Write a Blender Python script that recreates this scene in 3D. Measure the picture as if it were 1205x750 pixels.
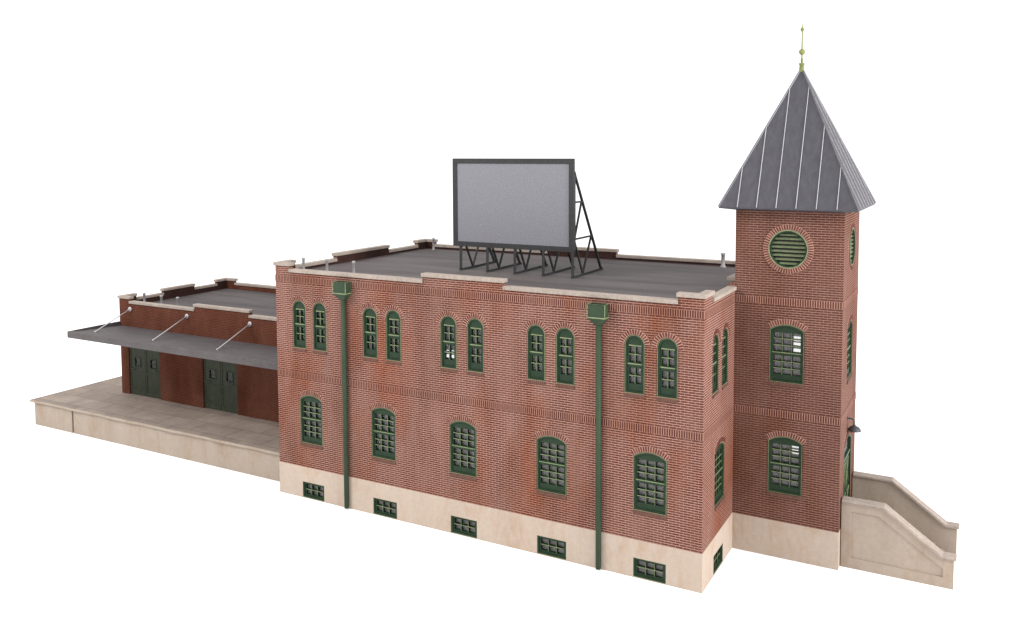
import bpy, bmesh, math, random
from mathutils import Vector, Matrix
from mathutils.geometry import tessellate_polygon
random.seed(7)
for o in list(bpy.data.objects): bpy.data.objects.remove(o)
S = bpy.context.scene
COL = S.collection

# ------------------------------------------------------------------ camera
cam = bpy.data.cameras.new("camera"); cam_o = bpy.data.objects.new("camera", cam); COL.objects.link(cam_o)
yaw, pitch, roll = -0.489806621, 0.0657477638, -0.0032312283
d = Vector((math.sin(yaw)*math.cos(pitch), math.cos(yaw)*math.cos(pitch), -math.sin(pitch)))
rt = Vector((math.cos(yaw), -math.sin(yaw), 0)); up = rt.cross(d)
Rv = rt*math.cos(roll)+up*math.sin(roll); Uv = -rt*math.sin(roll)+up*math.cos(roll)
M = Matrix((( Rv.x, Uv.x, -d.x, 8.2472254), (Rv.y, Uv.y, -d.y, -27.6684507), (Rv.z, Uv.z, -d.z, 14.8308639), (0,0,0,1)))
cam_o.matrix_world = M
cam.sensor_fit = 'HORIZONTAL'; cam.sensor_width = 36
cam.lens = 1023.0928/1205*36
cam.shift_x = -(623.063236-602.5)/1205
cam.shift_y = (245.796067-375)/1205
cam.clip_start = .1; cam.clip_end = 3000
S.camera = cam_o

# ------------------------------------------------------------------ studio light
S.view_settings.view_transform = 'Standard'; S.view_settings.look = 'None'
S.view_settings.exposure = 0; S.view_settings.gamma = 1
W_ = bpy.data.worlds.new("World"); S.world = W_; W_.use_nodes = True
bg = W_.node_tree.nodes['Background']
bg.inputs[0].default_value = (1, 1, 1, 1); bg.inputs[1].default_value = 1.45
def area(name, loc, target, size, power, col=(1,1,1)):
    l = bpy.data.lights.new(name, 'AREA'); l.shape = 'SQUARE'; l.size = size; l.energy = power; l.color = col
    o = bpy.data.objects.new(name, l); COL.objects.link(o); o.location = loc
    o.rotation_euler = (Vector(target)-Vector(loc)).to_track_quat('-Z', 'Y').to_euler()
    return o
area("left_softbox", (-42, -36, 46), (-10, 0, 4), 16, 30000, (1, .985, .965))
area("right_softbox", (58, -7, 28), (-2, 4, 5), 18, 56000, (1, .99, .98))

# ------------------------------------------------------------------ materials
def mat(name):
    m = bpy.data.materials.new(name); m.use_nodes = True
    nt = m.node_tree; b = nt.nodes['Principled BSDF']
    return m, nt, b
def N(nt, t, **k):
    n = nt.nodes.new(t)
    for a, v in k.items():
        if a in n.inputs.keys() if isinstance(a, str) else False: n.inputs[a].default_value = v
        else: setattr(n, a, v)
    return n
def ramp(nt, src, stops):
    r = nt.nodes.new('ShaderNodeValToRGB')
    while len(r.color_ramp.elements) < len(stops): r.color_ramp.elements.new(.5)
    for e, (p, c) in zip(r.color_ramp.elements, stops):
        e.position = p; e.color = (*c, 1) if len(c) == 3 else c
    nt.links.new(src, r.inputs[0]); return r
def mixc(nt, fac, a, b, mode='MIX'):
    m = nt.nodes.new('ShaderNodeMix'); m.data_type = 'RGBA'; m.blend_type = mode
    for s, v in ((m.inputs[0], fac), (m.inputs[6], a), (m.inputs[7], b)):
        if hasattr(v, 'links'): nt.links.new(v, s)
        elif isinstance(v, tuple): s.default_value = (*v, 1)
        else: s.default_value = v
    return m.outputs[2]
def noise(nt, scale, detail=4, rough=.6, stretch=None, coord='Object', dist=0):
    tc = nt.nodes.new('ShaderNodeTexCoord'); n = nt.nodes.new('ShaderNodeTexNoise')
    n.inputs['Scale'].default_value = scale; n.inputs['Detail'].default_value = detail; n.inputs['Roughness'].default_value = rough
    n.inputs['Distortion'].default_value = dist
    src = tc.outputs[coord]
    if stretch:
        mp = nt.nodes.new('ShaderNodeMapping'); mp.inputs['Scale'].default_value = stretch
        nt.links.new(src, mp.inputs[0]); src = mp.outputs[0]
    nt.links.new(src, n.inputs['Vector']); return n.outputs['Fac']
def bump(nt, b, h, strength=.3, dist=.02):
    bm_ = nt.nodes.new('ShaderNodeBump'); bm_.inputs['Strength'].default_value = strength; bm_.inputs['Distance'].default_value = dist
    nt.links.new(h, bm_.inputs['Height']); nt.links.new(bm_.outputs[0], b.inputs['Normal'])

def brick_mat(name, c1, c2, mortar, stain, wash, msize=.011, wash_amt=.5, bw=.25, rh=.0854, offset=.5, stain_amt=.8):
    m, nt, b = mat(name)
    uv = nt.nodes.new('ShaderNodeTexCoord')
    mp_ = nt.nodes.new('ShaderNodeMapping'); mp_.inputs['Scale'].default_value = (1.9, 1, 1); nt.links.new(uv.outputs['UV'], mp_.inputs[0])
    br = nt.nodes.new('ShaderNodeTexBrick'); nt.links.new(mp_.outputs[0], br.inputs['Vector'])
    br.offset = offset
    br.inputs['Color1'].default_value = (*c1, 1); br.inputs['Color2'].default_value = (*c2, 1)
    br.inputs['Mortar'].default_value = (*mortar, 1)
    br.inputs['Scale'].default_value = 1; br.inputs['Mortar Size'].default_value = msize
    br.inputs['Mortar Smooth'].default_value = .15; br.inputs['Brick Width'].default_value = bw*1.9; br.inputs['Row Height'].default_value = rh
    # large stains of an aged, hand weathered wall
    s1 = ramp(nt, noise(nt, .42, 5, .62, (1, 1, .55)), [(.46, (0,0,0)), (.68, (1,1,1))])
    s2 = ramp(nt, noise(nt, .9, 5, .7, (1.3, 1.3, .45)), [(.42, (0,0,0)), (.7, (1,1,1))])
    f1 = nt.nodes.new('ShaderNodeMath'); f1.operation = 'MULTIPLY'; nt.links.new(s1.outputs[0], f1.inputs[0]); f1.inputs[1].default_value = stain_amt
    f2 = nt.nodes.new('ShaderNodeMath'); f2.operation = 'MULTIPLY'; nt.links.new(s2.outputs[0], f2.inputs[0]); f2.inputs[1].default_value = wash_amt
    c = mixc(nt, f2.outputs[0], br.outputs['Color'], wash)
    c = mixc(nt, f1.outputs[0], c, stain, 'MULTIPLY')
    s3 = ramp(nt, noise(nt, .33, 6, .68, (1.5, 1.5, .6), dist=.5), [(.46, (1,1,1)), (.66, (.80,.77,.73))])
    c = mixc(nt, 1., c, s3.outputs[0], 'MULTIPLY')
    g = ramp(nt, noise(nt, 9, 3, .7), [(.3, (.86,.86,.86)), (.75, (1.1,1.1,1.1))])
    c = mixc(nt, 1.0, c, g.outputs[0], 'MULTIPLY')
    nt.links.new(c, b.inputs['Base Color']); b.inputs['Roughness'].default_value = .85
    b.inputs['Specular IOR Level'].default_value = .06
    inv = nt.nodes.new('ShaderNodeMath'); inv.operation = 'SUBTRACT'; inv.inputs[0].default_value = 1; nt.links.new(br.outputs['Fac'], inv.inputs[1])
    bump(nt, b, inv.outputs[0], .35, .01)
    return m
RH = .0854
BRICK = brick_mat('brick_washed', (.088,.0320,.0240), (.070,.0265,.0215), (.410,.240,.192), (.92,.61,.43), (.220,.125,.102), .0102, .42, bw=.262)
BRICK_TOWER = brick_mat('brick_brown', (.080,.0300,.0230), (.066,.0250,.0200), (.285,.165,.128), (.78,.66,.50), (.135,.072,.056), .0102, .34, bw=.262)
BRICK_BAND = brick_mat('brick_soldier', (.082,.0285,.0215), (.068,.0245,.0190), (.39,.225,.175), (.9,.66,.52), (.17,.095,.078), .0100, .25, bw=.2562, rh=.0854, offset=0)
BRICK_DEPOT = brick_mat('brick_depot', (.082,.0250,.0150), (.062,.0195,.0120), (.135,.056,.036), (.74,.62,.50), (.125,.052,.034), .010, .5)
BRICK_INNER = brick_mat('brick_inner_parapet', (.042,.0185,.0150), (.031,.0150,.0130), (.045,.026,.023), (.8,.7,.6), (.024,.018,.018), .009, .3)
def plain(name, c, rough=.7, var=.18, scale=3., stretch=None, c2=None, spec=.3, metal=0, fine=0, bmp=0):
    m, nt, b = mat(name)
    c2 = c2 or tuple(x*(1-var*2) for x in c)
    r = ramp(nt, noise(nt, scale, 6, .65, stretch), [(.3, c2), (.7, c)])
    out = r.outputs[0]
    if fine:
        g = ramp(nt, noise(nt, fine, 2, .6), [(.3, (.84,.84,.84)), (.7, (1.1,1.1,1.1))])
        out = mixc(nt, 1., out, g.outputs[0], 'MULTIPLY')
    if name.endswith('_stone') and name != 'coping_stone':
        st_ = ramp(nt, noise(nt, 1.3, 5, .75, (1, 1, .35), dist=.6), [(.50, (1,1,1)), (.72, (.90,.80,.70))])
        out = mixc(nt, 1., out, st_.outputs[0], 'MULTIPLY')
        st2 = ramp(nt, noise(nt, 6, 6, .8), [(.35, (.93,.92,.91)), (.6, (1.03,1.03,1.03))])
        out = mixc(nt, 1., out, st2.outputs[0], 'MULTIPLY')
    nt.links.new(out, b.inputs['Base Color'])
    b.inputs['Roughness'].default_value = rough; b.inputs['Specular IOR Level'].default_value = spec; b.inputs['Metallic'].default_value = metal
    if bmp: bump(nt, b, noise(nt, fine or 20, 4, .7), bmp, .01)
    return m
MORTAR = plain('mortar', (.45,.27,.215), .9, .08, 4, None, (.37,.215,.17), spec=.06)
BR = [plain('arch_brick_'+n, c, .85, .12, 5, fine=30, spec=.06) for n, c in (('dark', (.098,.036,.027)), ('mid', (.116,.044,.034)), ('light', (.140,.057,.045)))]
SILLB = plain('sill_brick', (.125,.058,.042), .85, .2, 6, fine=25)
STONE = plain('base_stone', (.365,.300,.250), .85, .08, .55, (1,1,.3), (.325,.262,.214), .25, fine=0)
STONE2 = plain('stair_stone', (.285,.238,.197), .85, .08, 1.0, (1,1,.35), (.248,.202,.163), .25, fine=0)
COPE = plain('coping_stone', (.285,.238,.206), .8, .1, 1.5, None, (.228,.187,.160), .3, fine=9)
ROOF = plain('roof_felt', (.084,.069,.068), .75, .1, .5, (.3,2.0,1), (.038,.0315,.0315), .25, fine=22, bmp=.06)
SHEET = plain('sheet_roof', (.052,.050,.060), .55, .12, 2.0, (3,3,.14), (.034,.0325,.040), .35, metal=.1)
SEAM = plain('seam_worn', (.36,.35,.37), .5, .12, 5, metal=.1, spec=.4)
GREEN = plain('green_paint', (.0150,.0340,.0145), .6, .2, 4, None, (.0075,.0195,.0095), .2, fine=25)
GREEN_EDGE = plain('green_paint_worn', (.215,.240,.125), .65, .2, 7, None, (.085,.118,.058), .25, fine=30)
GREEN_PIPE = plain('green_pipe', (.028,.049,.025), .6, .2, 2, (1,1,.4), (.017,.031,.017), .2, fine=20)
GREEN_DOOR = plain('green_door', (.040,.045,.028), .65, .2, 2.2, (1,1,.6), (.022,.028,.018), .2, fine=14)
DARKSTEEL = plain('dark_steel', (.032,.032,.034), .65, .12, 5, spec=.2, fine=20)
CANOPY = plain('canopy_grey', (.082,.071,.073), .7, .1, 1.2, (.6,1.5,1), (.056,.048,.050), .25, fine=15)
SILVER = plain('silver_rod', (.42,.40,.41), .4, .1, 8, metal=.1, spec=.5)
VENT = plain('vent_grey', (.25,.235,.235), .5, .15, 8, spec=.4)
LAMPM = plain('lamp_grey', (.035,.038,.041), .5, .1, 8, spec=.4)
FINIAL = plain('finial_green', (.18,.19,.06), .55, .2, 9, None, (.09,.11,.03), .3)
INNER = plain('interior_dark', (.035,.031,.031), .9, .1, 3)
GROUND, _nt, _b = mat('white_table'); _b.inputs['Base Color'].default_value = (.93,.93,.93,1); _b.inputs['Roughness'].default_value = .9; _b.inputs['Specular IOR Level'].default_value = 0
# deck
DECK, nt, b = mat('deck_slabs')
uv = nt.nodes.new('ShaderNodeTexCoord')
dn = nt.nodes.new('ShaderNodeTexNoise'); dn.inputs['Scale'].default_value = 1.3; dn.inputs['Detail'].default_value = 3; nt.links.new(uv.outputs['UV'], dn.inputs['Vector'])
vm = nt.nodes.new('ShaderNodeVectorMath'); vm.operation = 'SCALE'; vm.inputs['Scale'].default_value = .16; nt.links.new(dn.outputs['Color'], vm.inputs[0])
va = nt.nodes.new('ShaderNodeVectorMath'); va.operation = 'ADD'; nt.links.new(uv.outputs['UV'], va.inputs[0]); nt.links.new(vm.outputs[0], va.inputs[1])
br = nt.nodes.new('ShaderNodeTexBrick'); nt.links.new(va.outputs[0], br.inputs['Vector'])
br.inputs['Color1'].default_value = (.250,.204,.172,1); br.inputs['Color2'].default_value = (.205,.167,.142,1); br.inputs['Mortar'].default_value = (.105,.08,.065,1)
br.inputs['Scale'].default_value = 1; br.inputs['Mortar Size'].default_value = .022; br.inputs['Mortar Smooth'].default_value = .6
br.inputs['Brick Width'].default_value = 2.35; br.inputs['Row Height'].default_value = 1.22
g = ramp(nt, noise(nt, 1.1, 6, .7), [(.3, (.76,.75,.76)), (.7, (1.12,1.1,1.08))])
c = mixc(nt, 1., br.outputs['Color'], g.outputs[0], 'MULTIPLY'); nt.links.new(c, b.inputs['Base Color']); b.inputs['Roughness'].default_value = .8; b.inputs['Specular IOR Level'].default_value = .25
inv = nt.nodes.new('ShaderNodeMath'); inv.operation = 'SUBTRACT'; inv.inputs[0].default_value = 1; nt.links.new(br.outputs['Fac'], inv.inputs[1]); bump(nt, b, inv.outputs[0], .25, .02)
# billboard panel
PANEL, nt, b = mat('panel_speckled')
r = ramp(nt, noise(nt, 14, 3, .8), [(.35, (.142,.140,.158)), (.62, (.172,.170,.188))])
sp = ramp(nt, noise(nt, 32, 1, .5), [(.66, (1,1,1)), (.72, (1.35,1.3,1.3))])
nt.links.new(mixc(nt, 1., r.outputs[0], sp.outputs[0], 'MULTIPLY'), b.inputs['Base Color']); b.inputs['Roughness'].default_value = .7; b.inputs['Specular IOR Level'].default_value = .2
# acetate glazing: partly see-through, partly grey and shiny
GLASS, nt, b = mat('acetate_glass')
b.inputs['Base Color'].default_value = (.27,.255,.255,1); b.inputs['Roughness'].default_value = .25; b.inputs['Specular IOR Level'].default_value = .5
tr = nt.nodes.new('ShaderNodeBsdfTransparent'); mx = nt.nodes.new('ShaderNodeMixShader'); geo = nt.nodes.new('ShaderNodeNewGeometry'); mm = nt.nodes.new('ShaderNodeMath'); mm.operation = 'MULTIPLY_ADD'; mm.inputs[1].default_value = -.52; mm.inputs[2].default_value = .52; nt.links.new(geo.outputs['Backfacing'], mm.inputs[0]); nt.links.new(mm.outputs[0], mx.inputs[0])
nt.links.new(tr.outputs[0], mx.inputs[1]); nt.links.new(b.outputs[0], mx.inputs[2]); nt.links.new(mx.outputs[0], nt.nodes['Material Output'].inputs[0])

DGLASS = GLASS.copy(); DGLASS.name = 'door_glass_dark'
DGLASS.node_tree.nodes['Principled BSDF'].inputs['Base Color'].default_value = (.02,.02,.02,1)
# ------------------------------------------------------------------ helpers
def box_uv(bm, soldier=False):
    zmin = min(v.co.z for v in bm.verts)
    uvl = bm.loops.layers.uv.verify()
    for f in bm.faces:
        n = f.normal; a = max(range(3), key=lambda i: abs(n[i]))
        for l in f.loops:
            x, y, z = l.vert.co
            u, v = ((y, z), (x, z), (x, y))[a]
            if soldier: u, v = v-zmin, u
            l[uvl].uv = (u, v)
def link(name, bm, mats, parent=None, loc=None, soldier=False, smooth=False, bevel=0):
    bm.normal_update(); bmesh.ops.recalc_face_normals(bm, faces=bm.faces[:]) if smooth is not None else None
    box_uv(bm, soldier)
    me = bpy.data.meshes.new(name); bm.to_mesh(me); bm.free()
    for m in (mats if isinstance(mats, (list, tuple)) else [mats]): me.materials.append(m)
    if smooth:
        for p in me.polygons: p.use_smooth = True
    o = bpy.data.objects.new(name, me); COL.objects.link(o)
    if parent is not None:
        o.parent = parent
        o.location = loc if loc is not None else -parent.location
    elif loc is not None: o.location = loc
    if bevel:
        md = o.modifiers.new('bevel', 'BEVEL'); md.width = bevel; md.segments = 2; md.limit_method = 'ANGLE'
    return o
def empty(name, loc, label, cat, group=None):
    o = bpy.data.objects.new(name, None); o.location = loc; COL.objects.link(o); o.empty_display_size = .5
    o['label'] = label; o['category'] = cat
    if group: o['group'] = group
    return o
def box(bm, x0, x1, y0, y1, z0, z1, mi=0):
    v = [bm.verts.new(p) for p in ((x0,y0,z0),(x1,y0,z0),(x1,y1,z0),(x0,y1,z0),(x0,y0,z1),(x1,y0,z1),(x1,y1,z1),(x0,y1,z1))]
    for q in ((0,3,2,1),(4,5,6,7),(0,1,5,4),(1,2,6,5),(2,3,7,6),(3,0,4,7)):
        f = bm.faces.new([v[i] for i in q]); f.material_index = mi
def boxm(*a, **k):
    bm = bmesh.new(); box(bm, *a, **k); return bm
def bar(bm, p, q, w, h=None, mi=0, upv=(0,0,1)):
    p, q = Vector(p), Vector(q); h = h or w; ax = (q-p).normalized(); u = Vector(upv)
    if abs(ax.dot(u)) > .99: u = Vector((1,0,0))
    s = ax.cross(u).normalized(); t = s.cross(ax).normalized()
    vs = []
    for e in (p, q):
        for a, b_ in ((-1,-1),(1,-1),(1,1),(-1,1)): vs.append(bm.verts.new(e+s*a*w/2+t*b_*h/2))
    for f in ((0,1,2,3),(7,6,5,4),(0,4,5,1),(1,5,6,2),(2,6,7,3),(3,7,4,0)):
        bm.faces.new([vs[i] for i in f]).material_index = mi
def tube(bm, pts, r, n=12, mi=0, cap=True):
    pts = [Vector(p) for p in pts]; rs = r if isinstance(r, (list, tuple)) else [r]*len(pts)
    rings = []; prev = None
    for i, p in enumerate(pts):
        t = (pts[min(i+1, len(pts)-1)]-pts[max(i-1, 0)]).normalized()
        if prev is None:
            u = t.orthogonal().normalized()
        else: u = (prev-t*prev.dot(t)).normalized()
        prev = u; v = t.cross(u)
        rings.append([bm.verts.new(p+(u*math.cos(2*math.pi*k/n)+v*math.sin(2*math.pi*k/n))*rs[i]) for k in range(n)])
    for a, b_ in zip(rings, rings[1:]):
        for k in range(n):
            f = bm.faces.new((a[k], a[(k+1)%n], b_[(k+1)%n], b_[k])); f.smooth = True; f.material_index = mi
    if cap:
        bm.faces.new(rings[0][::-1]).material_index = mi; bm.faces.new(rings[-1]).material_index = mi
def slab(loops, y0, y1, to3, mi=(0,0,0), bm=None):
    """polygon with holes (u,z) given thickness along the wall normal; mi = front, back, rim material slots"""
    bm = bm or bmesh.new()
    vl = [[Vector((u, z, 0)) for u, z in lp] for lp in loops]
    tris = tessellate_polygon(vl)
    F = [bm.verts.new(to3(p.x, y0, p.y)) for lp in vl for p in lp]
    B = [bm.verts.new(to3(p.x, y1, p.y)) for lp in vl for p in lp]
    for t in tris:
        try:
            bm.faces.new([F[i] for i in t]).material_index = mi[0]
            bm.faces.new([B[i] for i in t][::-1]).material_index = mi[1]
        except ValueError: pass
    o = 0
    for lp in loops:
        n = len(lp)
        for i in range(n):
            j = (i+1) % n
            bm.faces.new((F[o+i], F[o+j], B[o+j], B[o+i])).material_index = mi[2]
        o += n
    return bm
def facing(kind, at):
    """maps (u, depth, z); depth grows inward. kind: S front(-y), N rear, E right(+x), W left"""
    return {'S': lambda u, y, z: (u, at+y, z), 'N': lambda u, y, z: (u, at-y, z),
            'E': lambda u, y, z: (at-y, u, z), 'W': lambda u, y, z: (at+y, u, z)}[kind]
ROTZ = {'S': 0, 'N': math.pi, 'E': math.pi/2, 'W': -math.pi/2}

def arch_pts(w, h, rise, n=14, inset=0.):
    """closed outline of an arched opening, origin bottom centre"""
    hw = w/2
    if rise >= hw-1e-6: R, c, a0 = hw, h-hw, math.pi/2
    else:
        R = (hw*hw+rise*rise)/(2*rise); c = h-R; a0 = math.asin(hw/R)
    hw -= inset; Ri = R-inset
    a1 = min(a0, math.asin(min(1, hw/Ri)))
    pts = [(-hw, inset), (hw, inset)]
    for k in range(n+1):
        a = a1-2*a1*k/n
        pts.append((Ri*math.sin(a), c+Ri*math.cos(a)))
    return pts, (R, c, a0)
def shift(pts, u, z): return [(a+u, b_+z) for a, b_ in pts]
ID = lambda u, y, z: (u, y, z)

def ring(bm, outer, inner, y0, y1, mi=0, edge=None):
    n = len(outer)
    o0 = [bm.verts.new((u, y0, z)) for u, z in outer]; i0 = [bm.verts.new((u, y0, z)) for u, z in inner]
    o1 = [bm.verts.new((u, y1, z)) for u, z in outer]; i1 = [bm.verts.new((u, y1, z)) for u, z in inner]
    for k in range(n):
        j = (k+1) % n
        bm.faces.new((o0[k], o0[j], i0[j], i0[k])).material_index = mi if edge is None else edge
        bm.faces.new((i0[k], i0[j], i1[j], i1[k])).material_index = mi
        bm.faces.new((o0[j], o0[k], o1[k], o1[j])).material_index = mi
        bm.faces.new((o1[k], o1[j], i1[j], i1[k])[::-1]).material_index = mi

def voussoirs(bm, cx, cz, r0, r1, a0, a1, pitch, y0=-.022, y1=.02, mort=True):
    n = max(3, round((a1-a0)*(r0+r1)/2/pitch))
    if mort:
        k = n*2; P = []
        for i in range(k+1):
            a = a0+(a1-a0)*i/k; P.append((cx+r1*math.sin(a), cz+r1*math.cos(a)))
        if a1-a0 > 6.2:
            P = P[:-1]; Q = [(cx+r0*math.sin(a0+(a1-a0)*i/k), cz+r0*math.cos(a0+(a1-a0)*i/k)) for i in range(k)]
            ring(bm, P, Q, y0+.012, y1, 3)
        else:
            for i in range(k, -1, -1):
                a = a0+(a1-a0)*i/k; P.append((cx+r0*math.sin(a), cz+r0*math.cos(a)))
            slab([P], y0+.012, y1, ID, (3,3,3), bm)
    for i in range(n):
        b0 = a0+(a1-a0)*(i+.17)/n; b1 = a0+(a1-a0)*(i+.83)/n
        mi = random.choice((0,0,1,1,2)); q = []
        for a, r in ((b0,r0+.012),(b1,r0+.012),(b1,r1-.006),(b0,r1-.006)): q.append((cx+r*math.sin(a), cz+r*math.cos(a)))
        slab([q], y0+random.uniform(-.004,.004), y1-.002, ID, (mi,mi,mi), bm)

# ------------------------------------------------------------------ window kit (built once per type, then copied)
def make_window(w, h, rise, cols, rows, px, low, high, arch=True, tymp=0):
    """px half width of the glazed area; low/high = z ranges of the two sashes (high may be None)"""
    out, (R, c, a0) = arch_pts(w, h, rise) if rise else ([(-w/2,0),(w/2,0),(w/2,h),(-w/2,h)], (0,0,0))
    if rise: inn, _ = arch_pts(w, h, rise, inset=.075)
    else: inn = [(-w/2+.07,.07),(w/2-.07,.07),(w/2-.07,h-.07),(-w/2+.07,h-.07)]
    if rise: inn2, _ = arch_pts(w, h, rise, inset=.019)
    else: inn2 = [(-w/2+.018,.018),(w/2-.018,.018),(w/2-.018,h-.018),(-w/2+.018,h-.018)]
    bm = bmesh.new(); ring(bm, out, inn2, .012, .14, 0, 1); ring(bm, inn2, inn, .034, .2, 0)
    win = link('window', bm, [GREEN, GREEN_EDGE])
    # sash: solid plate with one hole per light, bars between
    holes = []; rng = [r for r in (low, high) if r]
    bw = .042 if cols == 2 else .036
    for z0, z1 in rng:
        cw = (2*px-(cols-1)*bw)/cols; ch = (z1-z0-(rows-1)*bw)/rows
        for i in range(cols):
            for j in range(rows):
                u = -px+i*(cw+bw); z = z0+j*(ch+bw); holes.append([(u,z),(u+cw,z),(u+cw,z+ch),(u,z+ch)])
    bm = slab([inn]+holes, .072, .20, ID, (0,0,0))
    if high:      # meeting rail with a worn top edge, thin worn glazing bars
        zr = (low[1]+high[0])/2; hz = (high[0]-low[1])/2
        box(bm, -px-.05, px+.05, .05, .08, zr-hz*.55, zr+hz*.75, 0); box(bm, -px-.05, px+.05, .042, .052, zr+hz*.2, zr+hz*.62, 1)
    for z0, z1 in rng:
        ch = (z1-z0-(rows-1)*bw)/rows
        for j in range(1, rows): box(bm, -px, px, .066, .078, z0+j*(ch+bw)-bw*.80, z0+j*(ch+bw)-bw*.2, 1)
        cw = (2*px-(cols-1)*bw)/cols
        for i in range(1, cols): box(bm, -px+i*(cw+bw)-bw*.68, -px+i*(cw+bw)-bw*.32, .068, .078, z0, z1, 1)
    if tymp: box(bm, -px-.02, px+.02, .06, .08, high[1]+.012, high[1]+.05, 1)
    sash = link('sash', bm, [GREEN, GREEN_EDGE], win, (0,0,0))
    gz0 = min(r[0] for r in rng)-.02; gz1 = max(r[1] for r in rng)+.02
    gl = link('glass', boxm(-px-.02, px+.02, .203, .21, gz0, gz1), GLASS, win, (0,0,0))
    if arch:
        bm = bmesh.new(); r0 = R+.022
        voussoirs(bm, 0, c, r0, r0+(.185 if rise >= w/2-.01 else .195), -a0, a0, .092)
        link('brick_arch', bm, BR+[MORTAR], win, (0,0,0))
        bm = bmesh.new(); sw = w+.02; n = round(sw/.085)
        for i in range(n):
            u = -sw/2+sw*i/n; box(bm, u+.006, u+sw/n-.006, -.045+random.uniform(-.004,.004), .03, -.125, -.012)
        box(bm, -sw/2+.004, sw/2-.004, -.032, .028, -.12, -.02)
        link('sill', bm, SILLB, win, (0,0,0))
    return win
def place(win, parent, kind, at, u, z, first=[], glazed=True):
    """copy of a window kit set into a wall"""
    if id(win) not in [id(f) for f in first]: first.append(win); c = win
    else:
        c = win.copy(); COL.objects.link(c)
        for ch in list(win.children):
            if not glazed and ch.name.startswith('glass'): continue
            k = ch.copy(); COL.objects.link(k); k.parent = c
            k.matrix_parent_inverse = Matrix.Identity(4)
    p = Vector(facing(kind, at)(u, 0, z)); c.parent = parent; c.location = p-parent.location
    c.rotation_euler = (0, 0, ROTZ[kind]); return c
UP = make_window(.72, 2.04, .36, 2, 2, .215, (.33, .89), (1.08, 1.63), tymp=1)
LOW = make_window(1.2, 2.1, .2, 3, 3, .475, (.27, .97), (1.12, 1.80))
BAS = make_window(1.2, .69, 0, 3, 2, .47, (.13, .58), None, arch=False)

def up_hole(u, z=6.5): return shift(arch_pts(.76, 2.06, .38)[0], u, z)
def low_hole(u, z=2.41): return shift(arch_pts(1.24, 2.12, .21)[0], u, z)
def bas_hole(u, z): return [(u-.6,z),(u+.6,z),(u+.6,z+.69),(u-.6,z+.69)]

# ================================================================== the setting
bm = bmesh.new(); box(bm, -600, 600, -400, 800, -.3, -.004)
t = link('tabletop', bm, GROUND); t['kind'] = 'structure'

# ================================================================== main block
L, HS, W = 18.91, 1.353, 11.15; ZL, ZH, RZ = 9.73, 9.98, 9.63; T = .22
bld = empty('station_building', (-L/2, W/2, 0), 'large two storey red brick block with stone base, flat roof and green windows', 'building')
ups = [-17.62,-16.5,-13.85,-12.68,-10.06,-8.85,-6.26,-5.08,-2.44,-1.26]; lows = [-17.06,-13.24,-9.44,-5.64,-1.86]
bas = [(-17.0,.02),(-13.2,.02),(-9.42,.02),(-5.63,.02),(-1.85,.02)]
sup = [1.4, 2.6]; slow = 2.05
def stepped(u0, u1, z0, steps, zl, zh):
    """outline with raised sections given as (a,b)"""
    p = [(u0, z0), (u1, z0)]; st = sorted(steps, reverse=True); cur = u1
    top = []
    for a, b_ in st:
        if b_ >= u1-1e-6: top += [(u1, zh), (a, zh)]
        else:
            if not top: top.append((u1, zl))
            top += [(b_, zl), (b_, zh), (a, zh)]
        if a > u0+1e-6: top.append((a, zl))
        else: top[-1] = (u0, zh)
    if abs(top[-1][0]-u0) > 1e-6: top.append((u0, zl))
    out = p+top
    res = []
    for q in out:
        if not res or (abs(res[-1][0]-q[0]) > 1e-7 or abs(res[-1][1]-q[1]) > 1e-7): res.append(q)
    return res
fsteps = [(-L, -18.12), (-11.22, -7.62), (-.9, 0)]
ssteps_full = [(0, .95), (3.72, 7.67), (W-.95, W)]
holesF = [up_hole(u) for u in ups]+[low_hole(u) for u in lows]
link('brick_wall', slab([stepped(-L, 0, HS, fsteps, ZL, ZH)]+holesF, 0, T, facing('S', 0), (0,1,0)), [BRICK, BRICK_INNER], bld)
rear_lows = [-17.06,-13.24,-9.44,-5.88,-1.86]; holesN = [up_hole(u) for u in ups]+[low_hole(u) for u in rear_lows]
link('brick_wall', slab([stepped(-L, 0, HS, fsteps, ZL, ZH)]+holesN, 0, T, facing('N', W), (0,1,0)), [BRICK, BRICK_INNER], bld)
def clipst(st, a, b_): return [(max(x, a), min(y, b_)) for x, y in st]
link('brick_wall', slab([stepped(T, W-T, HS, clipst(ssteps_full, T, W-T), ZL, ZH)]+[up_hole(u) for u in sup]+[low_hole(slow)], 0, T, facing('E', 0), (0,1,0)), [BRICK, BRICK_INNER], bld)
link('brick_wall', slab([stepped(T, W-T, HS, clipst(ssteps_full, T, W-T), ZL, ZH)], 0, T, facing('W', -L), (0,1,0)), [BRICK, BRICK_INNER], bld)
P = .015
def rect(u0, u1, z0, z1): return [(u0,z0),(u1,z0),(u1,z1),(u0,z1)]
link('stone_base', slab([rect(-L-P, P, 0, HS)]+[bas_hole(u, z) for u, z in bas], -P, T, facing('S', 0)), STONE, bld)
link('stone_base', slab([rect(T, W-T, 0, HS)]+[bas_hole(1.94, .02)], -P, T, facing('E', 0)), STONE, bld)
link('stone_base', slab([rect(T, W-T, 0, HS)], -P, T, facing('W', -L)), STONE, bld)
link('stone_base', slab([rect(-L-P, P, 0, HS)], -P, T, facing('N', W)), STONE, bld)
for z in (61*RH, 109*RH):
    link('brick_band', boxm(-L-.012, .012, -.014, .02, z, z+3*RH), BRICK_BAND, bld, soldier=True)
    link('brick_band', boxm(-.02, .014, .022, 3.8, z, z+3*RH), BRICK_BAND, bld, soldier=True)
for u in ups: place(UP, bld, 'S', 0, u, 6.5)
for u in lows: place(LOW, bld, 'S', 0, u, 2.41)
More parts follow.
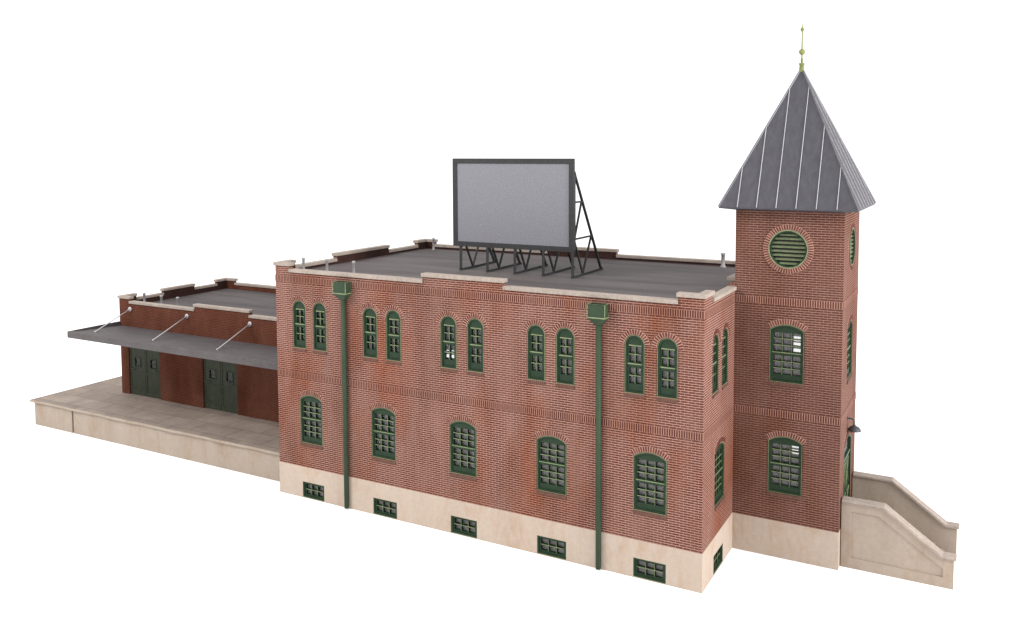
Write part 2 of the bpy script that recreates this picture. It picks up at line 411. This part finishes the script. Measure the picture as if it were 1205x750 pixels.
for u, z in bas: place(BAS, bld, 'S', -P, u, z)
for u in sup: place(UP, bld, 'E', 0, u, 6.5)
place(LOW, bld, 'E', 0, slow, 2.41); place(BAS, bld, 'E', P, 1.94, .02)
for u in ups: place(UP, bld, 'N', W, u, 6.5, glazed=False)
for u in rear_lows: place(LOW, bld, 'N', W, u, 2.41, glazed=False)
link('roof', boxm(-L+T, -T, T, W-T, RZ-.12, RZ), ROOF, bld)
link('interior_floor', boxm(-L+T, -T, T, W-T, 1.2, 1.3), INNER, bld)
CO, CT, CI = .07, .145, .045
def coping(parent, x0, x1, y0, y1, z):
    bm = boxm(x0, x1, y0, y1, z+.001, z+CT)
    return link('coping', bm, COPE, parent, bevel=.02)
def cope_line(parent, kind, at, segs, e0, e1, zl, zh, th=T, clip_out=None):
    """copings on a stepped wall: segs = raised (a,b); low pieces fill between; raised ends overhang"""
    segs = sorted(segs); cur = e0; items = []
    for a, b_ in segs:
        if a > cur+1e-6: items.append((cur, a, zl))
        items.append((a, b_, zh)); cur = b_
    if cur < e1-1e-6: items.append((cur, e1, zl))
    for a, b_, z in items:
        if z == zh:
            a_ = a-.05 if a > e0+1e-6 else a; c_ = b_+.05 if b_ < e1-1e-6 else b_
        else: a_, c_ = a, b_
        o = CO
        f = facing(kind, at); p = f(a_, -o, 0); q = f(c_, th+CI, 0)
        coping(parent, min(p[0],q[0]), max(p[0],q[0]), min(p[1],q[1]), max(p[1],q[1]), z)
cope_line(bld, 'S', 0, [(-L-CO, -18.12), (-11.22, -7.62), (-.9, CO)], -L-CO, CO, ZL, ZH)
cope_line(bld, 'N', W, [(-L-CO, -18.12), (-11.22, -7.62), (-.9, CO)], -L-CO, CO, ZL, ZH)
e = T+CI+.002
cope_line(bld, 'W', -L, [(e, .95), (3.72, 7.67), (W-.95, W-e)], e, W-e, ZL, ZH)
# right side: ends where the tower stands
coping(bld, -T-CI, CO, e, 1.0, ZH); coping(bld, -T-CI, CO, .95, 3.812, ZL-.002)
coping(bld, -T-CI, -.003, 3.814, 4.32, ZL-.002); coping(bld, -.44, -.003, 4.3, 7.72, ZH+.002)
coping(bld, -T-CI, CO, 7.72, W-.95, ZL-.002); coping(bld, -T-CI, CO, W-1.0, W-e, ZH)
def vent(parent, x, y, z, h, r=.075):
    bm = bmesh.new(); tube(bm, [(x,y,z),(x,y,z+.05),(x,y,z+.12),(x,y,z+h-.1),(x,y,z+h-.09),(x,y,z+h)], [r*1.7,r*1.55,r,r,r*1.25,r*1.25], 14)
    return link('vent_pipe', bm, VENT, parent)
for x, y in ((-17.94,.68),(-16.75,.82),(-15.2,.7),(-17.75,10.3)): vent(bld, x, y, RZ, .66, .055)
vent(bld, -2.27, 10.4, RZ, .66, .085)
def downspout(x):
    bm = bmesh.new(); tube(bm, [(x,-.125,.06),(x,-.125,8.9)], .098, 16); box(bm, x-.04, x+.04, -.04, 0, 7.2, 7.3); box(bm, x-.04, x+.04, -.04, 0, 2.0, 2.1)
    sp = link('downspout', bm, GREEN_PIPE, bld)
    bm = bmesh.new(); ws = [(.34,.38,9.55),(.34,.38,9.1),(.12,.2,8.82)]
    rings = []
    for hw, dp, z in [(.34,.38,9.55)]+[(.31,.35,9.52),(.31,.35,9.13)]+[(.34,.38,9.1),(.34,.38,9.06),(.11,.21,8.8)]:
        rings.append([bm.verts.new(p) for p in ((x-hw,-.002,z),(x-hw,-dp,z),(x+hw,-dp,z),(x+hw,-.002,z))])
    for i, (a, b_) in enumerate(zip(rings, rings[1:])):
        for k in range(4): bm.faces.new((a[k], b_[k], b_[(k+1)%4], a[(k+1)%4])).material_index = 1 if i in (3,) else 0
    bm.faces.new(rings[-1])
    inner = [bm.verts.new(p) for p in ((x-.3,-.03,9.55),(x-.3,-.34,9.55),(x+.3,-.34,9.55),(x+.3,-.03,9.55))]
    low = [bm.verts.new(p) for p in ((x-.28,-.03,9.3),(x-.28,-.32,9.3),(x+.28,-.32,9.3),(x+.28,-.03,9.3))]
    for k in range(4):
        bm.faces.new((rings[0][k], rings[0][(k+1)%4], inner[(k+1)%4], inner[k])).material_index = 1
        bm.faces.new((inner[k], inner[(k+1)%4], low[(k+1)%4], low[k]))
    bm.faces.new(low)
    for sx in (-.335, .335): bar(bm, (x+sx, -.378, 9.1), (x+sx, -.378, 9.55), .018, mi=1)
    h_ = link('hopper', bm, [GREEN_PIPE, GREEN_EDGE], sp, (0,0,0))
downspout(-15.1); downspout(-3.72)

# ================================================================== tower
yT, TW = 3.8163, 3.7786; TT = 12.70; x0 = .004
tow = empty('brick_tower', (TW/2, yT+TW/2, 0), 'tall square red brick tower with round louvred openings under a grey pyramid roof', 'tower')
cxT, cyT = 1.89, yT+TW/2
circ = lambda u, z, r, n=40: [(u+r*math.cos(2*math.pi*k/n), z+r*math.sin(2*math.pi*k/n)) for k in range(n)]
CZ = 11.33; CR = .69
door_out = shift(arch_pts(1.8, 2.95, .3)[0], cyT, HS+.02)
front_holes = [low_hole(cxT), low_hole(cxT, 6.5), circ(cxT, CZ, CR)]
link('brick_wall', slab([rect(x0, TW, HS, TT)]+front_holes, 0, T, facing('S', yT), (0,1,0)), [BRICK_TOWER, INNER], tow)
link('brick_wall', slab([rect(x0, TW, HS, TT)]+front_holes, 0, T, facing('N', yT+TW), (0,1,0)), [BRICK_TOWER, INNER], tow)
link('brick_wall', slab([rect(yT+T, yT+TW-T, HS, TT), door_out, low_hole(cyT, 6.5), circ(cyT, CZ, CR)], 0, T, facing('E', TW), (0,1,0)), [BRICK_TOWER, INNER], tow)
link('brick_wall', slab([rect(yT+T, yT+TW-T, HS, TT), circ(cyT, CZ, CR)], 0, T, facing('W', x0), (0,1,0)), [BRICK_TOWER, INNER], tow)
bm = bmesh.new(); box(bm, x0, TW+P, yT-P, yT+TW+P, 0, HS); link('stone_base', bm, STONE, tow)
for z in (61*RH, 109*RH):
    bm = bmesh.new(); box(bm, x0+.002, TW+.014, yT-.014, yT+.02, z, z+3*RH); link('brick_band', bm, BRICK_BAND, tow, soldier=True)
    bm = bmesh.new(); box(bm, TW-.02, TW+.013, yT+.022, yT+TW, z, z+3*RH); link('brick_band', bm, BRICK_BAND, tow, soldier=True)
for z in (2.41, 6.5):
    place(LOW, tow, 'S', yT, cxT, z); place(LOW, tow, 'N', yT+TW, cxT, z, glazed=False)
place(LOW, tow, 'E', TW, cyT, 6.5)
link('floor', boxm(T+.02, TW-T-.02, yT+T+.02, yT+TW-T-.02, 10.3, 10.4), INNER, tow)
link('floor', boxm(T+.02, TW-T-.02, yT+T+.02, yT+TW-T-.02, 5.2, 5.3), INNER, tow)
# louvre
bm = bmesh.new(); ring(bm, circ(0,0,CR), circ(0,0,CR-.035), -.03, .14, 0, 1); ring(bm, circ(0,0,CR-.035), circ(0,0,CR-.09), 0, .14, 0)
LV = link('louvre', bm, [GREEN, GREEN_EDGE])
n = 8
for k in range(n):
    z = -CR+.1+(2*CR-.2)*(k+.5)/n; hw = math.sqrt(max(.01, (CR-.085)**2-z*z))
    bm = bmesh.new(); bar(bm, (-hw, .075, z), (hw, .075, z), .115, .02, upv=(0, -.55, 1)); link('slat', bm, plain('slat_paint', (.15,.175,.095), .65, .2, 7, None, (.08,.11,.055)) if k == 0 else bpy.data.materials['slat_paint'], LV, (0,0,0))
bm = bmesh.new(); box(bm, -CR*.7, CR*.7, .2, .21, -CR*.7, CR*.7); slab([circ(0,0,CR-.05)], .17, .18, ID, bm=bm); link('backing', bm, INNER, LV, (0,0,0))
bm = bmesh.new(); voussoirs(bm, 0, 0, CR+.004, CR+.19, 0, 2*math.pi, .088); link('brick_ring', bm, BR+[MORTAR], LV, (0,0,0))
place(LV, tow, 'S', yT, cxT, CZ); place(LV, tow, 'E', TW, cyT, CZ); place(LV, tow, 'N', yT+TW, cxT, CZ); place(LV, tow, 'W', x0, cyT, CZ)
# entrance door in the right wall
bm = bmesh.new(); do = arch_pts(1.8, 2.95, .3)[0]; di = arch_pts(1.8, 2.95, .3, inset=.09)[0]
ring(bm, do, di, .0, .16, 0); box(bm, -.81, .81, .03, .14, 2.1, 2.2, 0); box(bm, -.81, .81, .02, .032, 2.14, 2.17, 1)
df = link('door_frame', bm, [GREEN, GREEN_EDGE]); df.parent = tow; df.location = Vector((TW, cyT, HS+.02))-tow.location; df.rotation_euler = (0,0,math.pi/2)
for s in (-1, 1):
    a, b_ = (0.01, .80) if s > 0 else (-.80, -.01)
    bm = slab([rect(a, b_, .02, 2.09), rect(a+.13, b_-.13, 1.0, 1.95)], .06, .12, ID)
    box(bm, a+.12, b_-.12, .045, .062, .2, .85); bar(bm, (a+.13,.07,1.0), (b_-.13,.07,1.95), .05, .03, 1); bar(bm, (a+.13,.07,1.95), (b_-.13,.07,1.0), .05, .03, 1)
    bar(bm, (a+.14,.04,.22), (b_-.14,.04,.83), .05, .03, 1); bar(bm, (a+.14,.04,.83), (b_-.14,.04,.22), .05, .03, 1)
    dl = link('door_leaf', bm, [GREEN, GREEN_EDGE], df, (0,0,0))
link('glass', boxm(-.79, .79, .125, .132, .95, 2.8), GLASS, df, (0,0,0))
bm = bmesh.new(); _, (R, c, a0) = arch_pts(1.8, 2.95, .3); voussoirs(bm, 0, c, R+.004, R+.22, -a0, a0, .092); link('brick_arch', bm, BR+[MORTAR], df, (0,0,0))
# pyramid roof
OV = .5; EZ = 12.82; AZ = 17.89
bm = bmesh.new(); X0, X1, Y0, Y1 = -OV, TW+OV, yT-OV, yT+TW+OV
ap = bm.verts.new((cxT, cyT, AZ)); c4 = [bm.verts.new(p) for p in ((X0,Y0,EZ),(X1,Y0,EZ),(X1,Y1,EZ),(X0,Y1,EZ))]
l4 = [bm.verts.new((p.co.x, p.co.y, EZ-.06)) for p in c4]
s4 = [bm.verts.new(p) for p in ((x0,yT,TT-.02),(TW,yT,TT-.02),(TW,yT+TW,TT-.02),(x0,yT+TW,TT-.02))]
for k in range(4):
    j = (k+1) % 4
    bm.faces.new((c4[k], c4[j], ap)); bm.faces.new((l4[k], l4[j], c4[j], c4[k])); bm.faces.new((s4[k], s4[j], l4[j], l4[k]))
hw = (X1-X0)/2; ctr = Vector((cxT, cyT, 0))
for k in range(4):
    rz = Matrix.Rotation(math.pi/2*k, 4, 'Z')
    for j in range(1, 7):
        t = -1+2*j/7
        f = 1-abs(t)                       # share of the slope the seam climbs before it meets the hip
        p = Vector((t*hw, -hw-.004, EZ-.01)); q = Vector((t*hw, -hw*(1-f), EZ+(AZ-EZ)*f-.02))
        nrm = Vector((0, -(AZ-EZ), hw)).normalized()
        p = rz@p+ctr; q = rz@q+ctr; nn = rz.to_3x3()@nrm
        bar(bm, p+nn*.018, q+nn*.018, .022, .036, 1, nn)
    p = rz@Vector((-hw, -hw, EZ))+ctr; bar(bm, p, Vector((cxT,cyT,AZ)), .055, .055, 2)
HIP = plain('hip_cap', (.085,.083,.095), .5, .15, 5, spec=.5, metal=.25)
rf = link('roof', bm, [SHEET, SEAM, HIP], tow)
bm = bmesh.new()
tube(bm, [(cxT,cyT,z) for z in (17.72,17.76,17.98,18.0,18.06)], [.14,.12,.1,.125,.125], 4)
prof = [(18.06,.03)]
def sph(z, r): return [(z-r*math.cos(math.pi*k/8), max(.026, r*math.sin(math.pi*k/8))) for k in range(9)]
prof += [(18.2,.05),(18.25,.03)]+sph(18.47,.115)+[(18.62,.028),(18.7,.028)]+[(19.1,.024)]+sph(19.29,.075)+[(19.4,.02),(19.52,.004)]
tube(bm, [(cxT,cyT,z) for z, r in prof], [r for z, r in prof], 14)
link('finial', bm, FINIAL, rf, (0,0,0))

# wall lamp over the door
lamp = empty('wall_lamp', (TW, 5.5, 4.95), 'small grey gooseneck lamp with round shade on the tower side above the door', 'lamp')
ly = 5.5
bm = bmesh.new(); pts = [(TW, ly, 5.0)]
for k in range(9):
    a = math.pi/2*k/8; pts.append((TW+.11+.13*math.sin(a), ly, 4.92+.1*math.cos(a)))
pts += [(TW+.24, ly, 4.84), (TW+.25, ly, 4.78)]
tube(bm, pts, .028, 10); tube(bm, [(TW+.001,ly,5.0),(TW+.03,ly,5.0)], .07, 14); link('neck', bm, LAMPM, lamp)
bm = bmesh.new(); cx = TW+.25
tube(bm, [(cx,ly,4.82),(cx,ly,4.78),(cx,ly,4.76),(cx,ly,4.71),(cx,ly,4.63),(cx,ly,4.585),(cx,ly,4.6),(cx,ly,4.66),(cx,ly,4.7)], [.035,.05,.075,.165,.225,.232,.215,.13,.05], 28)
link('shade', bm, LAMPM, lamp)

# ================================================================== entrance stair
st = empty('entry_staircase', (5.6, 5.68, 0), 'pale stone entrance steps between two sloping side walls beside the tower', 'stairs')
prof = [(3.822,0),(7.45,0),(7.45,1.03),(7.06,1.03),(5.2,2.37),(3.822,2.37)]
pan = [(4.17,.38),(7.12,.36),(7.12,.66),(5.07,2.06),(4.17,2.06)]
pin = [(4.19,.40),(7.10,.38),(7.10,.652),(5.062,2.04),(4.19,2.04)]
def cheek(ya, yb, out):
    """side wall between ya (panelled face) and yb"""
    s = 1 if yb > ya else -1
    f = lambda u, y, z: (u, ya+s*y, z); th = abs(yb-ya)
    bm = slab([prof, pan], 0, .04, f); slab([prof], .04, th, f, bm=bm)
    w = link('side_wall', bm, STONE2, st)
    cp = [(3.822,2.372),(5.2,2.372),(7.06,1.032),(7.53,1.032),(7.53,1.13),(7.10,1.13),(5.235,2.465),(3.822,2.465)]
    link('coping', slab([cp], -.07, th+.07, f), COPE, w, (0,0,0), bevel=.025)
    cp = [(3.826,2.30),(5.17,2.30),(7.035,.96),(7.475,.96),(7.475,1.03),(7.058,1.03),(5.199,2.369),(3.826,2.369)]
    link('moulding', slab([cp], -.03, .0, f), STONE2, w, (0,0,0), bevel=.012)
cheek(4.17, 4.45, 0); cheek(7.2, 6.93, 0)
bm = bmesh.new(); box(bm, TW+P+.003, 5.25, 4.452, 6.928, 0, 1.33)
for k in range(7): box(bm, 5.25+k*.3, 5.25+(k+1)*.3, 4.452, 6.928, 0, 1.33-(k+1)*.19+.0001*k)
link('steps', bm, STONE2, st)

# ================================================================== freight depot
DX0, DX1, DY0, DY1 = -34.62, -L-.02, 4.0, 11.72; DZ = 1.385; dl_, dh, drz = 6.5, 6.74, 6.24
dep = empty('freight_depot', ((DX0+DX1)/2, (DY0+DY1)/2, DZ), 'low single storey brick freight wing with green double doors and grey canopy', 'building')
fs = [(DX0, -33.75), (-28.62, -24.68)]
leafs = [(-33.98,-32.72),(-32.72,-31.46),(-28.14,-26.9),(-26.9,-25.66)]
DTOP = 4.75
dholes = [rect(-33.98,-31.46,DZ+.001,DTOP), rect(-28.14,-25.66,DZ+.001,DTOP)]
def depot_outline():
    return [(DX0,DZ),(-33.98,DZ),(-33.98,DTOP),(-31.46,DTOP),(-31.46,DZ),(-28.14,DZ),(-28.14,DTOP),(-25.66,DTOP),(-25.66,DZ),(DX1,DZ),(DX1,dl_),(-24.68,dl_),(-24.68,dh),(-28.62,dh),(-28.62,dl_),(-33.75,dl_),(-33.75,dh),(DX0,dh)]
T2 = .2
link('brick_wall', slab([depot_outline()], 0, T2, facing('S', DY0), (0,1,0)), [BRICK_DEPOT, BRICK_INNER], dep)
link('brick_wall', slab([depot_outline()], 0, T2, facing('N', DY1), (0,1,0)), [BRICK_DEPOT, BRICK_DEPOT], dep)
hs = [(DY0+T2, 4.95), (6.80, 9.02), (DY1-.95, DY1-T2)]
link('brick_wall', slab([stepped(DY0+T2, DY1-T2, DZ, hs, dl_, dh)], 0, T2, facing('W', DX0), (0,1,0)), [BRICK_DEPOT, BRICK_INNER], dep)
cope_line(dep, 'S', DY0, [(DX0-CO, -33.75), (-28.62, -24.68)], DX0-CO, DX1+.015, dl_, dh, T2)
cope_line(dep, 'N', DY1, [(DX0-CO, -33.72), (-28.62, -24.68)], DX0-CO, DX1+.015, dl_, dh, T2)
cope_line(dep, 'W', DX0, [(DY0+T2+CI+.002, 4.95), (6.80, 9.02), (DY1-.95, DY1-T2-CI-.002)], DY0+T2+CI+.002, DY1-T2-CI-.002, dl_, dh, T2)
link('roof', boxm(DX0+T2, DX1, DY0+T2, DY1-T2, drz-.12, drz), ROOF, dep)
link('interior_floor', boxm(DX0+T2, DX1, DY0+T2, DY1-T2, DZ, DZ+.02), INNER, dep)
for x, y in ((-33.75,4.95),(-32.15,4.8),(-30.85,4.8)): vent(dep, x, y, drz, .72, .065)
def leaf(a, b_, side, kind, at):
    """one door leaf; side -1 hinged left, +1 hinged right"""
    f = facing(kind, at); cx = (a+b_)/2; g = .012
    a += g; b_ -= g; wx0, wx1, wz0, wz1 = cx-.2, cx+.2, 3.02, 3.48
    bm = slab([rect(a, b_, DZ+.01, DTOP-.02), rect(wx0, wx1, wz0, wz1)], .09, .15, f)
    for u0, u1, z0, z1 in ((a,a+.1,DZ+.02,DTOP-.03),(b_-.1,b_,DZ+.02,DTOP-.03),(a+.1,b_-.1,DZ+.02,DZ+.26),(a+.1,b_-.1,4.45,DTOP-.03),(a+.1,b_-.1,2.62,2.72)):
        slab([rect(u0,u1,z0,z1)], .07, .092, f, bm=bm)
    slab([rect(wx0-.06,wx1+.06,wz0-.06,wz1+.06), rect(wx0,wx1,wz0,wz1)], .06, .092, f, bm=bm)
    dr = link('door', bm, GREEN_DOOR, dep)
    link('door_glass', slab([rect(wx0,wx1,wz0,wz1)], .12, .128, f), DGLASS, dr, (0,0,0))
    u0, u1 = (a, a+.45) if side < 0 else (b_-.45, b_)
    bm = slab([rect(u0,u1,2.80,2.88)], .045, .07, f); slab([rect(u0,u1,1.75,1.82)], .045, .07, f, bm=bm)
    link('strap_hinge', bm, GREEN_DOOR, dr, (0,0,0))
for k, (a, b_) in enumerate(leafs):
    leaf(a, b_, -1 if k % 2 == 0 else 1, 'S', DY0); leaf(a, b_, -1 if k % 2 == 0 else 1, 'N', DY1)
# canopy
cs = [(.9,5.09),(.9,5.40),(.92,5.42),(1.12,5.42),(1.2,5.375),(3.995,5.21),(3.995,5.02),(1.1,5.12),(1.06,5.09)]
CX0, CX1 = -34.68, -L-.022
bm = bmesh.new(); A = [bm.verts.new((CX0,y,z)) for y, z in cs]; B = [bm.verts.new((CX1,y,z)) for y, z in cs]
for k in range(len(cs)): j = (k+1) % len(cs); bm.faces.new((A[k], A[j], B[j], B[k]))
bm.faces.new(A[::-1]); bm.faces.new(B)
box(bm, CX0-.002, CX0+.12, .92, 3.99, 5.088, 5.43)
can = link('canopy', bm, CANOPY, dep)
for x in (-33.7, -29.18, -24.62):
    bm = bmesh.new(); tube(bm, [(x,3.93,6.18),(x+.12,1.75,5.36)], .028, 10); tube(bm, [(x,3.998,6.19),(x,3.95,6.19),(x,3.93,6.19)], [.13,.13,.09], 18); tube(bm, [(x,3.94,6.19),(x,3.88,6.17)], .06, 12)
    tube(bm, [(x+.12,1.75,5.33),(x+.12,1.75,5.40)], [.07,.045], 12)
    link('tie_rod', bm, SILVER, can, (0,0,0))

# ================================================================== loading platform
pl = empty('loading_platform', (-28, 5, 0), 'long raised stone platform with slab deck in front of the freight wing', 'platform')
link('platform_wall', boxm(-37.68, -34.49, .85, 11.6, 0, 1.26), STONE2, pl)
link('platform_wall', boxm(-34.36, -L-.02, .85, 11.6, 0, 1.26), STONE2, pl)
link('joint', boxm(-34.49, -34.36, .95, 11.5, .0, 1.255), INNER, pl)
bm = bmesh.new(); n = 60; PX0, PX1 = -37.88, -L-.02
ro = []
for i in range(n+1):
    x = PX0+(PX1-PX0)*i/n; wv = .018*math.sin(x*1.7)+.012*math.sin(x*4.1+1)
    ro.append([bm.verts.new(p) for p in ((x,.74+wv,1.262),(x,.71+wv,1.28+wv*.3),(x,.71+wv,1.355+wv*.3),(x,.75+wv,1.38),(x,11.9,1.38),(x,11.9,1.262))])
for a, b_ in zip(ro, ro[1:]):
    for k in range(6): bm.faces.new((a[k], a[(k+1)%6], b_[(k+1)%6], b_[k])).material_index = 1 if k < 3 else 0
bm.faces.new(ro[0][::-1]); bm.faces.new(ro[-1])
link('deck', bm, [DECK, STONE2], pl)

# ================================================================== billboard
bb = empty('billboard', (-9.6, 5.8, RZ), 'blank grey billboard in a dark frame standing on five steel trusses on the flat roof', 'billboard')
X0, X1 = -12.66, -6.80; YB = 4.42; Z0, Z1 = 10.70, 14.54
bm = slab([rect(X0,X1,Z0,Z1), rect(X0+.225,X1-.225,Z0+.215,Z1-.215)], -.04, .1, facing('S', YB)); link('frame', bm, DARKSTEEL, bb, bevel=.012)
link('panel', boxm(X0+.2, X1-.2, YB, YB+.05, Z0+.2, Z1-.2), PANEL, bb)
bm = bmesh.new(); box(bm, X0+.05, X1-.05, YB+.052, YB+.098, Z0+.05, Z1-.05); link('backboard', bm, DARKSTEEL, bb)
for k in range(5):
    x = -12.28+k*1.355; w = .088; bm = bmesh.new()
    yr = 7.45
    bar(bm, (x, 4.35, RZ+.045), (x, yr, RZ+.045), w, .09)
    bar(bm, (x, 4.42, RZ+.05), (x, 4.42, 10.72), w); bar(bm, (x, 4.57, 10.69), (x, 4.57, 13.95), w)
    bar(bm, (x, 4.55, 14.0), (x, 7.32, RZ+.06), w)
    bar(bm, (x, 4.6, 12.74), (x, 5.30, 12.74), w*.8); bar(bm, (x, 4.6, 11.22), (x, 6.28, 11.22), w*.8); bar(bm, (x, 4.42, 10.7), (x, 4.6, 10.72), w)
    bar(bm, (x, 5.26, 12.72), (x, 4.6, 11.25), w*.8)
    bar(bm, (x, 4.58, 11.15), (x, 5.4, RZ+.08), w*.8); bar(bm, (x, 5.4, RZ+.08), (x, 6.25, 11.2), w*.8)
    link('truss', bm, DARKSTEEL, bb)
S.render.resolution_x = 1024; S.render.resolution_y = 637
